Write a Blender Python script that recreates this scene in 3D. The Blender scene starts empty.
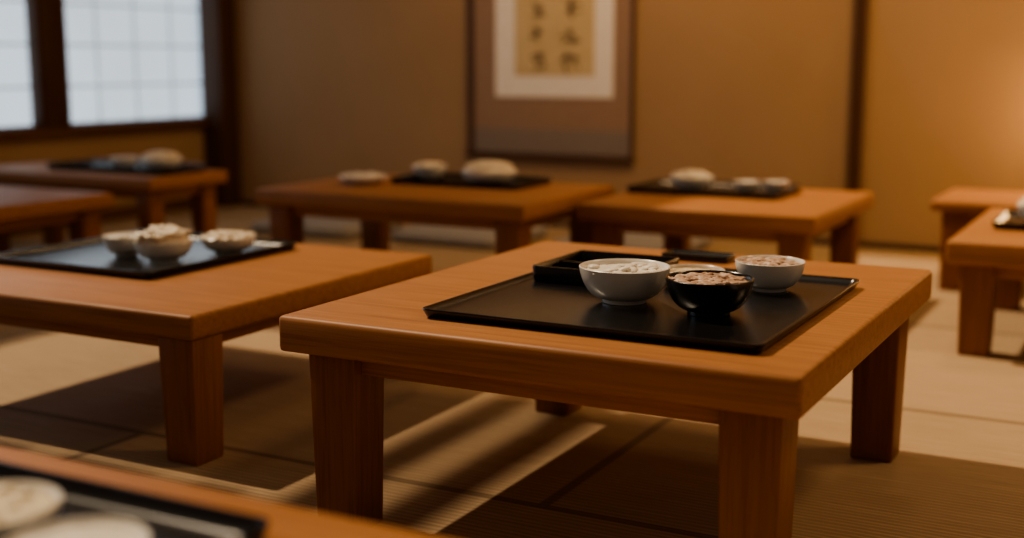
import bpy, bmesh, math, random
from mathutils import Vector, Matrix
random.seed(7)
scn = bpy.context.scene
COL = scn.collection

# ---------------------------------------------------------------- materials
def new_mat(name, col=(1,1,1), rough=.5, metal=0, coat=0, spec=.5):
    m = bpy.data.materials.new(name); m.use_nodes = True
    b = m.node_tree.nodes['Principled BSDF']
    b.inputs['Base Color'].default_value = (*col, 1)
    b.inputs['Roughness'].default_value = rough
    b.inputs['Metallic'].default_value = metal
    b.inputs['Coat Weight'].default_value = coat
    b.inputs['Coat Roughness'].default_value = .25
    b.inputs['Specular IOR Level'].default_value = spec
    return m, m.node_tree, b

def ramp(nt, fac, stops):
    r = nt.nodes.new('ShaderNodeValToRGB')
    els = r.color_ramp.elements
    while len(els) < len(stops): els.new(.5)
    for e, (p, c) in zip(els, stops):
        e.position = p; e.color = (*c, 1)
    nt.links.new(fac, r.inputs['Fac']); return r.outputs['Color']

def coords(nt, scale=(1,1,1), kind='Object'):
    tc = nt.nodes.new('ShaderNodeTexCoord'); mp = nt.nodes.new('ShaderNodeMapping')
    mp.inputs['Scale'].default_value = scale
    nt.links.new(tc.outputs[kind], mp.inputs['Vector']); return mp.outputs['Vector']

def noise(nt, vec, scale=5, detail=4, rough=.55, dist=0):
    n = nt.nodes.new('ShaderNodeTexNoise')
    n.inputs['Scale'].default_value = scale; n.inputs['Detail'].default_value = detail
    n.inputs['Roughness'].default_value = rough; n.inputs['Distortion'].default_value = dist
    nt.links.new(vec, n.inputs['Vector']); return n.outputs['Fac']

def bump(nt, b, h, strength=.2, dist=.002):
    bp = nt.nodes.new('ShaderNodeBump'); bp.inputs['Strength'].default_value = strength
    bp.inputs['Distance'].default_value = dist
    nt.links.new(h, bp.inputs['Height']); nt.links.new(bp.outputs['Normal'], b.inputs['Normal'])

def wood(name, scale, dark, mid, light, rough=.5, coat=0, fine=True):
    m, nt, b = new_mat(name, mid, rough, coat=coat, spec=.40)
    v = coords(nt, scale)
    f = noise(nt, v, 3.0, 7, .68, .5)
    col = ramp(nt, f, [(.28, dark), (.5, mid), (.75, light)])
    if fine:
        g = noise(nt, coords(nt, tuple(s*(1.6 if s < 2 else 3.2) for s in scale)), 3.0, 4, .6)
        c2 = ramp(nt, g, [(.36, (.78,.74,.70)), (.52, (1,1,1))])
        mx = nt.nodes.new('ShaderNodeMixRGB'); mx.blend_type = 'MULTIPLY'; mx.inputs[0].default_value = .8
        nt.links.new(col, mx.inputs[1]); nt.links.new(c2, mx.inputs[2]); col = mx.outputs[0]
    nt.links.new(col, b.inputs['Base Color'])
    bump(nt, b, f, .05, .001)
    return m

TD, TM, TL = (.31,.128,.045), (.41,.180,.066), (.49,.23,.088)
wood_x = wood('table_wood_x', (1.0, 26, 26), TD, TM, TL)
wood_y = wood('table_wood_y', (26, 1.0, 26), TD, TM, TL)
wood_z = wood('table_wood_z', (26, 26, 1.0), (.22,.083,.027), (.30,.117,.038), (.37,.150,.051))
dark_z = wood('dark_timber_z', (14,14,.8), (.055,.023,.011), (.085,.038,.018), (.12,.054,.026), .5, 0, False)
dark_y = wood('dark_timber_y', (14,.8,14), (.08,.034,.015), (.13,.058,.026), (.17,.078,.036), .5, 0, False)
dark_x = wood('dark_timber_x', (.8,14,14), (.05,.02,.010), (.08,.034,.016), (.11,.05,.022), .5, 0, False)

def plaster(name, a, c):
    m, nt, b = new_mat(name, a, .9, spec=.2)
    v = coords(nt)
    f = noise(nt, v, 1.6, 5, .6)
    nt.links.new(ramp(nt, f, [(.3, a), (.7, c)]), b.inputs['Base Color'])
    bump(nt, b, noise(nt, v, 160, 3), .25, .002)
    return m
wall_mat = plaster('wall_plaster', (.38,.25,.148), (.42,.28,.168))

def tatami():
    m, nt, b = new_mat('tatami', (.4,.3,.18), .75, spec=.25)
    v = coords(nt)
    br = nt.nodes.new('ShaderNodeTexBrick')
    br.offset = .5
    br.inputs['Scale'].default_value = 1
    br.inputs['Brick Width'].default_value = 1.82; br.inputs['Row Height'].default_value = .91
    br.inputs['Mortar Size'].default_value = .012; br.inputs['Mortar Smooth'].default_value = .3
    br.inputs['Color1'].default_value = (.54,.385,.235,1); br.inputs['Color2'].default_value = (.48,.34,.205,1)
    br.inputs['Mortar'].default_value = (.28,.19,.11,1)
    nt.links.new(v, br.inputs['Vector'])
    w = nt.nodes.new('ShaderNodeTexWave'); w.bands_direction = 'Y'
    w.inputs['Scale'].default_value = 22; w.inputs['Distortion'].default_value = .8
    w.inputs['Detail'].default_value = 2
    nt.links.new(v, w.inputs['Vector'])
    st = noise(nt, coords(nt, (3, 90, 1)), 2, 4, .7)
    c1 = ramp(nt, st, [(.3, (.74,.72,.68)), (.7, (1.07,1.07,1.07))])
    c2 = ramp(nt, w.outputs['Fac'], [(0, (.78,.78,.78)), (1, (1.05,1.05,1.05))])
    mx = nt.nodes.new('ShaderNodeMixRGB'); mx.blend_type = 'MULTIPLY'; mx.inputs[0].default_value = 1
    nt.links.new(br.outputs['Color'], mx.inputs[1]); nt.links.new(c1, mx.inputs[2])
    m2 = nt.nodes.new('ShaderNodeMixRGB'); m2.blend_type = 'MULTIPLY'; m2.inputs[0].default_value = 1
    nt.links.new(mx.outputs[0], m2.inputs[1]); nt.links.new(c2, m2.inputs[2])
    nt.links.new(m2.outputs[0], b.inputs['Base Color'])
    bump(nt, b, w.outputs['Fac'], .3, .002)
    return m
tatami_mat = tatami()

def speck(name, stops, scale, rough=.5, bs=.3, coat=0):
    m, nt, b = new_mat(name, stops[0][1], rough, coat=coat)
    f = noise(nt, coords(nt), scale, 4, .6)
    nt.links.new(ramp(nt, f, stops), b.inputs['Base Color'])
    bump(nt, b, f, bs, .002)
    return m
lacquer = speck('black_lacquer', [(.3,(.005,.005,.006)),(.7,(.009,.008,.008))], 30, .26, .02, .3)
lacquer_dish = speck('black_glaze', [(.3,(.008,.007,.007)),(.7,(.014,.012,.012))], 30, .2, .02, .5)
white_glaze = speck('white_glaze', [(.3,(.80,.76,.70)),(.7,(.86,.82,.76))], 12, .25, .02, .3)
cream_glaze = speck('cream_glaze', [(.3,(.56,.48,.40)),(.7,(.66,.58,.50))], 12, .3, .02, .3)
rice_mat = speck('rice', [(.3,(.80,.68,.50)),(.7,(.88,.79,.64))], 60, .5, .2)
tofu_mat = speck('white_tofu', [(.3,(.76,.69,.58)),(.7,(.87,.82,.74))], 30, .4, .3)
meat_mat = speck('simmered_meat', [(.3,(.28,.15,.09)),(.5,(.52,.35,.25)),(.7,(.78,.62,.50))], 80, .45, .5)
pale_mat = speck('pickled_radish', [(.3,(.66,.50,.30)),(.7,(.82,.70,.50))], 50, .45, .3)
beans_mat = speck('soy_beans', [(.3,(.72,.60,.40)),(.7,(.84,.74,.57))], 40, .4, .3)
scroll_mount = speck('scroll_brocade', [(.3,(.30,.195,.14)),(.7,(.35,.235,.17))], 60, .8, .1)
scroll_band = speck('scroll_grey_band', [(.3,(.23,.185,.16)),(.7,(.27,.22,.19))], 60, .8, .1)
scroll_white = speck('scroll_white_silk', [(.3,(.82,.77,.71)),(.7,(.88,.83,.78))], 40, .8, .1)
scroll_paper = speck('scroll_gold_paper', [(.3,(.57,.44,.25)),(.7,(.64,.50,.30))], 14, .8, .1)
ink = speck('sumi_ink', [(.3,(.08,.052,.03)),(.7,(.12,.08,.045))], 40, .7, .05)
cushion_mat = speck('cushion_fabric', [(.3,(.27,.25,.23)),(.7,(.34,.31,.28))], 120, .9, .2)

def emis(name, col, strength):
    m, nt, b = new_mat(name, col, .8)
    b.inputs['Emission Color'].default_value = (*col, 1)
    b.inputs['Emission Strength'].default_value = strength
    f = noise(nt, coords(nt), 1.2, 3)
    nt.links.new(ramp(nt, f, [(.3, tuple(c*.80 for c in col)), (.7, col)]), b.inputs['Emission Color'])
    return m
pane_mat = emis('frosted_pane', (.60,.74,.87), 1.1)
glow_paper = emis('added_lamp_paper', (1,.62,.27), 10)  # glow of the lamp added out of view by the back wall
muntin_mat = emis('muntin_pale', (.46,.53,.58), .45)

# ---------------------------------------------------------------- mesh helpers
def finish(bm, name, mats, parent=None, smooth=None):
    me = bpy.data.meshes.new(name); bmesh.ops.recalc_face_normals(bm, faces=bm.faces[:])
    bm.to_mesh(me); bm.free()
    for m in mats: me.materials.append(m)
    if smooth is not None:
        for p in me.polygons: p.use_smooth = True
        try: me.set_sharp_from_angle(angle=math.radians(smooth))
        except Exception: pass
    o = bpy.data.objects.new(name, me); COL.objects.link(o)
    if parent: o.parent = parent
    return o

def add_box(bm, x0,x1,y0,y1,z0,z1, bev=0, mi=0, taper=0, seg=3):
    t = bmesh.new()
    cx, cy = (x0+x1)/2, (y0+y1)/2
    vs = []
    for z, k in ((z0, 1-taper), (z1, 1)):
        for x, y in ((x0,y0),(x1,y0),(x1,y1),(x0,y1)):
            vs.append(t.verts.new((cx+(x-cx)*k, cy+(y-cy)*k, z)))
    for f in ((3,2,1,0),(4,5,6,7),(0,1,5,4),(1,2,6,5),(2,3,7,6),(3,0,4,7)):
        t.faces.new([vs[i] for i in f])
    if bev: bmesh.ops.bevel(t, geom=t.edges[:], offset=bev, segments=seg, profile=.5, affect='EDGES')
    for f in t.faces: f.material_index = mi
    me = bpy.data.meshes.new('t'); t.to_mesh(me); t.free()
    bm.from_mesh(me); bpy.data.meshes.remove(me)

def box(name, x0,x1,y0,y1,z0,z1, mat, bev=0, parent=None, taper=0):
    bm = bmesh.new(); add_box(bm, x0,x1,y0,y1,z0,z1, bev, 0, taper)
    return finish(bm, name, [mat], parent, 35 if bev else None)

def empty(name, loc=(0,0,0), rz=0):
    e = bpy.data.objects.new(name, None); e.empty_display_size = .1
    e.location = loc; e.rotation_euler = (0,0,rz); COL.objects.link(e); return e

def lathe(bm, prof, seg=56, mi=0):
    rings = []
    for r, z in prof:
        if r < 1e-6: rings.append([bm.verts.new((0,0,z))]); continue
        rings.append([bm.verts.new((r*math.cos(2*math.pi*i/seg), r*math.sin(2*math.pi*i/seg), z)) for i in range(seg)])
    for A, B in zip(rings, rings[1:]):
        for i in range(seg):
            j = (i+1) % seg
            if len(A) == 1 and len(B) == 1: continue
            if len(A) == 1: f = bm.faces.new((A[0], B[i], B[j]))
            elif len(B) == 1: f = bm.faces.new((A[i], B[0], A[j]))
            else: f = bm.faces.new((A[i], A[j], B[j], B[i]))
            f.material_index = mi

def rrect(w, d, r, n=6):
    pts = []
    for cx, cy, a0 in ((w/2-r, d/2-r, 0), (-w/2+r, d/2-r, 90), (-w/2+r, -d/2+r, 180), (w/2-r, -d/2+r, 270)):
        for i in range(n+1):
            a = math.radians(a0+90*i/n); pts.append((cx+r*math.cos(a), cy+r*math.sin(a)))
    return pts

def add_loops(bm, w, d, r, loops):
    R = []
    for ins, zz in loops:
        R.append([bm.verts.new((x, y, zz)) for x, y in rrect(w+2*ins, d+2*ins, max(r+ins, .004))])
    for A, B in zip(R, R[1:]):
        n = len(A)
        for i in range(n):
            j = (i+1) % n; bm.faces.new((A[i], A[j], B[j], B[i]))
    bm.faces.new(R[0][::-1]); bm.faces.new(R[-1])

def add_tray(bm, w, d, h=.02, t=.007, r=.018, flare=.008):
    add_loops(bm, w, d, r, [(-flare-.004, 0), (-flare, .001), (-.001, h-.002), (-.002, h), (-t+.001, h), (-t, h-.002), (-t-flare, .007), (-t-flare-.004, .005)])

# ---------------------------------------------------------------- table
def table(x0, x1, y0, y1, top, th=.058, leg=.088, inset=.032, apron=.036, insy=None):
    if insy is None: insy = inset
    cx, cy = (x0+x1)/2, (y0+y1)/2
    e = empty('low_table', (cx, cy, 0))
    w, d = (x1-x0)/2, (y1-y0)/2
    box('tabletop', -w, w, -d, d, top-th, top, wood_x, .008, e)
    bm = bmesh.new(); zb = top-th; ia = inset+.022; ib = insy+.022
    add_box(bm, -w+ia+.02, w-ia-.02, -d+ib, -d+ib+.022, zb-apron, zb+.001, .002)
    add_box(bm, -w+ia+.02, w-ia-.02, d-ib-.022, d-ib, zb-apron, zb+.001, .002)
    finish(bm, 'apron_long', [wood_x], e, 35)
    bm = bmesh.new()
    add_box(bm, -w+ia, -w+ia+.022, -d+ib+.02, d-ib-.02, zb-apron, zb+.001, .002)
    add_box(bm, w-ia-.022, w-ia, -d+ib+.02, d-ib-.02, zb-apron, zb+.001, .002)
    finish(bm, 'apron_short', [wood_y], e, 35)
    k = 1
    for sx in (-1, 1):
        for sy in (-1, 1):
            lx = sx*(w-inset-leg/2); ly = sy*(d-insy-leg/2)
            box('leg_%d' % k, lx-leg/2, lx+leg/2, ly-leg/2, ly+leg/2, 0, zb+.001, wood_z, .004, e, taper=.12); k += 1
    return e

table(-1.222, -.394, 1.516, 2.45, .357, inset=.032, insy=.034)
table(-2.42, -1.560, 1.692, 2.53, .29, th=.048, leg=.086, apron=.026, inset=.006, insy=.006)
table(-2.56, -1.60, 3.08, 3.72, .35, th=.048, leg=.08)
table(-1.57, -.855, 3.36, 4.10, .33, th=.05, leg=.08)
table(-.70, -.02, 4.22, 4.66, .30, th=.035, leg=.07)
table(-.50, .35, 3.28, 4.10, .30, th=.06, leg=.085)
table(-4.10, -3.16, 3.25, 3.66, .34, th=.045, leg=.07)
table(-4.05, -3.22, 2.30, 3.14, .30, th=.05, leg=.08)
table(-1.42, -.45, -.05, .87, .35)

# ---------------------------------------------------------------- tableware
def bowl(x, y, z, r, h, name='ceramic_bowl', mat=white_glaze, fill=None, fmat=None, mound=.0, level=.78, grains=0, gsize=.004, gshape='rice', lift=.15):
    e = empty(name, (x, y, z), random.uniform(0, 6))
    t = max(.003, r*.05); fr = r*.50; fh = h*.12
    TA = math.radians(76)
    def rz(a):
        q = a*TA
        return fr+(r-fr)*math.sin(q)/math.sin(TA), fh+(h-fh)*(1-math.cos(q))/(1-math.cos(TA))
    prof = [(0, .004), (fr*.82, .004), (fr*.86, 0), (fr*.97, 0), (fr*.97, fh*.9)]
    n = 12
    for i in range(n+1): prof.append(rz(i/n))
    prof.append((r-t*.4, h+t*.3)); prof.append((r-t, h-t*.1))
    for i in range(n-1, 0, -1):
        rr, zz = rz(i/n); prof.append((rr-t, zz+t*.5))
    prof.append((fr*.7, fh+t)); prof.append((0, fh+t))
    bm = bmesh.new(); lathe(bm, prof)
    finish(bm, 'bowl_body', [mat], e, 50)
    if fill:
        rr, zz = rz(level); fr_ = rr-t*1.1; zz += t*.5
        bm = bmesh.new()
        pr = [(fr_*.96, zz-.005)]+[(fr_*math.cos(b), zz+mound*math.sin(b)) for b in [math.pi/2*i/10 for i in range(10)]]+[(0, zz+mound)]
        lathe(bm, pr, 40)
        for v in bm.verts: v.co.z += random.uniform(-.0012, .0012)
        for _ in range(grains):
            aa = random.uniform(0, 2*math.pi); q = math.sqrt(random.random())*.90
            rr = fr_*q; z2 = zz+mound*math.sqrt(max(0, 1-q*q))
            s = gsize*random.uniform(.7, 1.2)
            if gshape == 'rice': sc = (s*1.6, s*.55, s*.5)
            elif gshape == 'bean': sc = (s*1.0, s*.85, s*.6)
            else: sc = (s*1.5, s*1.0, s*.4)
            M = Matrix.Translation((rr*math.cos(aa), rr*math.sin(aa), z2+s*lift)) @ \
                Matrix.Rotation(random.uniform(0, 6.28), 4, 'Z') @ Matrix.Rotation(random.uniform(-.35, .35), 4, 'Y') @ \
                Matrix.Diagonal((*sc, 1))
            bmesh.ops.create_icosphere(bm, subdivisions=1 if gsize < .006 else 2, radius=1, matrix=M)
        finish(bm, fill, [fmat], e, 60)
    return e

def tray(x0, x1, y0, y1, z, h=.02, name='serving_tray'):
    e = empty(name, ((x0+x1)/2, (y0+y1)/2, z))
    bm = bmesh.new(); add_tray(bm, x1-x0, y1-y0, h)
    finish(bm, 'tray_body', [lacquer], e, 40)
    return e

TT = .3575
tray(-1.016, -.470, 1.600, 2.190, TT, .015)
zt = TT+.0056
e = empty('lacquer_box', (-.896, 2.052, zt))
bm = bmesh.new(); add_tray(bm, .205, .215, .028, .007, .012, .003)
add_box(bm, -.098, .098, -.003, .003, .004, .022)
finish(bm, 'box_body', [lacquer], e, 40)
bowl(-.776, 1.848, zt, .074, .058, 'rice_bowl', white_glaze, 'tofu', tofu_mat, .004, .88, 26, .009, 'flake', .12)
bowl(-.622, 1.818, zt, .068, .056, 'side_dish_bowl', lacquer_dish, 'simmered_meat', meat_mat, .006, .88, 120, .007, 'flake')
bowl(-.598, 2.060, zt, .059, .050, 'side_dish_bowl', white_glaze, 'simmered_meat', meat_mat, .005, .88, 60, .008, 'flake')
bowl(-.728, 2.038, zt, .056, .028, 'side_dish_bowl', cream_glaze, 'pickles', pale_mat, .002, .8, 12, .006, 'flake')
e = empty('small_lacquer_tray', (-.83, 2.355, TT))
bm = bmesh.new(); add_tray(bm, .14, .07, .012, .005, .01, .003)
finish(bm, 'tray_body', [lacquer], e, 40)

T2 = .2905
tray(-2.40, -1.895, 1.93, 2.45, T2, .018)
z2 = T2+.0062
bowl(-2.165, 2.140, z2, .052, .048, 'side_dish_bowl', white_glaze, 'pickles', tofu_mat, .006, .86, 12, .008, 'flake')
bowl(-2.038, 2.130, z2, .067, .044, 'rice_bowl', white_glaze, 'rice', rice_mat, .030, .9, 45, .014, 'flake')
bowl(-1.990, 2.295, z2, .067, .038, 'side_dish_bowl', white_glaze, 'side_dish', rice_mat, .010, .88, 40, .010, 'flake')

T3 = .3505
tray(-2.28, -1.80, 3.42, 3.68, T3, .02)
bowl(-1.96, 3.53, T3+.0062, .092, .040, 'rice_bowl', white_glaze, 'rice', rice_mat, .034, .9, 200, .006)
bowl(-2.23, 3.60, T3+.0062, .060, .042, 'side_dish_bowl', white_glaze, 'pickles', rice_mat, .014, .88, 60, .006)
bowl(-2.35, 3.38, T3, .080, .026, 'ceramic_plate', white_glaze, 'side_dish', tofu_mat, .010, .85, 60, .006)
T4 = .3305
tray(-1.56, -1.06, 3.70, 4.00, T4, .02)
bowl(-1.39, 3.86, T4+.0062, .072, .040, 'rice_bowl', white_glaze, 'rice', rice_mat, .022, .88, 120, .006)
bowl(-1.20, 3.84, T4+.0062, .042, .034, 'side_dish_bowl', cream_glaze, 'pickles', tofu_mat, .006, .8, 20, .006)
bowl(-1.11, 3.86, T4+.0062, .042, .036, 'side_dish_bowl', cream_glaze, 'pickles', tofu_mat, .006, .8, 20, .006)
tray(-.43, .06, 3.55, 3.88, .3005, .02)
bowl(-.325, 3.73, .3067, .060, .05, 'rice_bowl', white_glaze, 'rice', rice_mat, .03, .88, 100, .006)
T7 = .3405
tray(-3.80, -3.20, 3.36, 3.60, T7, .024)
bowl(-3.52, 3.49, T7+.0062, .055, .04, 'side_dish_bowl', white_glaze, 'pickles', tofu_mat, .01, .8, 30, .006)
bowl(-3.35, 3.51, T7+.0062, .080, .04, 'rice_bowl', white_glaze, 'rice', rice_mat, .03, .88, 120, .006)
tray(-1.12, -.640, .45, .79, .3505, .02)
bowl(-.838, .664, .357, .056, .034, 'side_dish_bowl', white_glaze, 'soy_beans', beans_mat, .003, .84, 14, .007, 'bean')
bowl(-.722, .645, .357, .056, .028, 'side_dish_bowl', white_glaze, 'tofu', tofu_mat, .002, .84, 0, .008, 'bean')

for cx, cy, rz in ((-3.32, 4.50, .05), (-2.62, 4.55, -.03), (-1.9, 4.6, .02)):
    c_ = empty('floor_cushion', (cx, cy, 0), rz)
    bm = bmesh.new()
    add_loops(bm, .52, .50, .05, [(-.02,.002), (-.004,.012), (0,.028), (-.006,.044), (-.04,.056), (-.10,.064), (-.17,.067)])
    finish(bm, 'cushion_pad', [cushion_mat], c_, 60)

# ---------------------------------------------------------------- room
XL, XR, YB, YF, HT = -4.45, 2.2, 5.10, -1.6, 2.4
box('floor', XL-.1, XR, YF, YB+.1, -.08, 0, tatami_mat)
box('wall_back', XL-.1, XR, YB, YB+.1, 0, HT, wall_mat)
bm = bmesh.new()
SZ, WT = .445, 1.75
add_box(bm, XL-.1, XL, YF, YB, 0, SZ-.03)
add_box(bm, XL-.1, XL, YF, YB, WT+.04, HT)
add_box(bm, XL-.1, XL, YF, -.4, SZ-.03, WT+.04)
finish(bm, 'wall_left', [wall_mat])
box('trim_1', XL-.02, XL+.045, -.4, YB-.13, SZ-.035, SZ+.008, dark_y, .004)
box('trim_2', XL-.02, XL+.035, -.4, YB-.13, WT, WT+.045, dark_y, .004)
box('baseboard_left', XL, XL+.02, YF, YB-.13, 0, .06, dark_y, .003)
box('baseboard_back', XL+.14, XR, YB-.012, YB, 0, .025, dark_x, .003)
box('trim_3', XL, XL+.135, YB-.13, YB, 0, HT, dark_z, .006)
box('trim_4', -1.168, -1.120, YB-.03, YB, 0, HT, dark_z, .003)
k = 1; y = 5.06
while y > 0:
    y1 = y; y0 = y-.98
    w = empty('window_%d' % k, (XL, 0, 0))
    bm = bmesh.new()
    add_box(bm, -.05, .012, y1-.015, y1, SZ, WT, .003)
    add_box(bm, -.05, .012, y0, y0+.015, SZ, WT, .003)
    add_box(bm, -.05, .012, y0, y1, SZ, SZ+.02, .003)
    add_box(bm, -.05, .012, y0, y1, WT-.03, WT, .003)
    finish(bm, 'sash', [dark_z], w, 35)
    bm = bmesh.new()
    add_box(bm, -.06, -.05, y0, y1, SZ, WT)
    finish(bm, 'pane', [pane_mat], w)
    bm = bmesh.new()
    for i in range(1, 4):
        yy = y0+(y1-y0)*i/4; add_box(bm, -.05, -.046, yy-.006, yy+.006, SZ, WT)
    for i in range(1, 7):
        zz = SZ+(WT-SZ)*i/7; add_box(bm, -.05, -.046, y0, y1, zz-.006, zz+.006)
    finish(bm, 'muntins', [muntin_mat], w)
    box('trim_%d' % (10+k), XL-.06, XL+.02, y0-.14, y0, SZ, WT, dark_z, .004)
    y -= 1.12; k += 1

# scroll
s = empty('hanging_scroll', (0, YB, 0))
def flat(name, x0, x1, z0, z1, d0, d1, mat): return box(name, x0, x1, -d1, -d0, z0, z1, mat, 0, s)
flat('mount', -2.925, -2.11, .32, 1.75, .004, .010, scroll_mount)
flat('edge_strip_1', -2.94, -2.905, .32, 1.75, .009, .016, dark_z)
flat('edge_strip_2', -2.122, -2.105, .32, 1.75, .009, .014, dark_z)
flat('lower_band', -2.90, -2.12, .32, .44, .010, .012, scroll_band)
flat('white_border', -2.79, -2.205, .585, 1.42, .010, .013, scroll_white)
flat('paper', -2.69, -2.295, .68, 1.32, .013, .015, scroll_paper)
bm = bmesh.new()
bmesh.ops.create_cone(bm, cap_ends=True, segments=20, radius1=.014, radius2=.014, depth=.84,
    matrix=Matrix.Translation((-2.52, -.02, .318)) @ Matrix.Rotation(math.pi/2, 4, 'Y'))
finish(bm, 'roller', [dark_x], s, 40)
bm = bmesh.new()
for ci, cxx in enumerate((-2.575, -2.41)):
    for r in range(5):
        cz = .74+r*.115
        for st in range(9):
            L = random.uniform(.03, .075); Wd = random.uniform(.006, .012)
            ang = random.choice([0, 0, 0, math.pi/2, math.pi/2, .8, -.8, .4])+random.uniform(-.2, .2)
            ox, oz = random.uniform(-.03, .03), random.uniform(-.034, .034)
            n = 6; up, dn = [], []
            for i in range(n+1):
                t = i/n-.5; hw = Wd/2*(1-.8*abs(t*2)**2); px, pz = t*L, .15*L*math.sin(t*3)
                for lst, q in ((up, hw), (dn, -hw)):
                    a, b = px, pz+q
                    lst.append(bm.verts.new((cxx+ox+a*math.cos(ang)-b*math.sin(ang), -.0155-st*.0001, cz+oz+a*math.sin(ang)+b*math.cos(ang))))
            for i in range(n): bm.faces.new((up[i], up[i+1], dn[i+1], dn[i]))
finish(bm, 'calligraphy', [ink], s)

# unseen andon-style lamp, added to make the right end of the wall glow
a = empty('added_glow_lamp', (-.20, 4.87, 0))
bm = bmesh.new()
for sx in (-.11, .11):
    for sy in (-.11, .11): add_box(bm, sx-.01, sx+.01, sy-.01, sy+.01, 0, .80, .002)
for z in (.36, .76):
    add_box(bm, -.12, .12, -.12, -.10, z, z+.02); add_box(bm, -.12, .12, .10, .12, z, z+.02)
    add_box(bm, -.12, -.10, -.10, .10, z, z+.02); add_box(bm, .10, .12, -.10, .10, z, z+.02)
finish(bm, 'frame', [dark_z], a, 35)
bm = bmesh.new(); add_box(bm, -.098, .098, -.098, .098, .38, .76)
finish(bm, 'shade', [glow_paper], a)

# unseen slats and panel, added to streak and shade the sunlit floor
bm = bmesh.new()
k = .25/.35
def slat(xf, w, ye=3.0):
    x = xf-k*2.45; add_box(bm, x-w/2, x+w/2, YF, ye, 2.42, 2.48)
for xf, w in ((-1.09,.10),(-1.27,.09)): slat(xf, w)
for xf, w in ((-1.46,.13),(-1.72,.26),(-2.03,.20),(-2.34,.26),(-2.65,.24),(-2.95,.24)): slat(xf, w, 1.86)
add_box(bm, XL-.1, -2.85, 2.95, YB+.1, 2.42, 2.48)
finish(bm, 'sun_blocker', [dark_y])

# ---------------------------------------------------------------- lights
def sun(rot_to, energy, col, angle):
    l = bpy.data.lights.new('sun', 'SUN'); l.energy = energy; l.color = col; l.angle = math.radians(angle)
    o = bpy.data.objects.new('sun', l); COL.objects.link(o)
    o.rotation_euler = Vector(rot_to).to_track_quat('-Z', 'Y').to_euler(); o.location = (-3, 2, 4)
sun((.25, -.03, -.35), 3.0, (1, .79, .55), 1.6)
def area(loc, tgt, size, energy, col, name='warm_fill', spread=180):  # unseen fill lamps added to warm the back wall and right floor
    l = bpy.data.lights.new(name, 'AREA'); l.shape = 'DISK'; l.size = size; l.energy = energy; l.color = col
    l.spread = math.radians(spread)
    o = bpy.data.objects.new(name, l); COL.objects.link(o); o.location = loc
    o.rotation_euler = (Vector(tgt)-Vector(loc)).to_track_quat('-Z', 'Y').to_euler()
warm = (1, .65, .34)
area((-.6, 4.2, 2.2), (-.7, 5.1, .6), .3, 12, warm)
area((-2.1, 3.9, 2.2), (-2.2, 5.1, .6), .3, 14, warm)
area((.6, 3.0, 2.3), (-.4, 2.8, 0), .5, 17, warm)

w = bpy.data.worlds.new('World'); scn.world = w; w.use_nodes = True
bg = w.node_tree.nodes['Background']; bg.inputs[0].default_value = (.60, .44, .32, 1); bg.inputs[1].default_value = .23
try: scn.view_settings.look = 'AgX - Medium High Contrast'
except Exception as ex: print(ex)

# ---------------------------------------------------------------- camera
c = bpy.data.cameras.new('camera'); c.sensor_width = 36; c.lens = 1250/1024*36
c.dof.use_dof = True; c.dof.focus_distance = 1.95; c.dof.aperture_fstop = 1.65
co = bpy.data.objects.new('camera', c); COL.objects.link(co)
co.location = (0, 0, .75); co.rotation_euler = (math.radians(90-9.49), 0, math.radians(28))
c.clip_start = .02
scn.camera = co
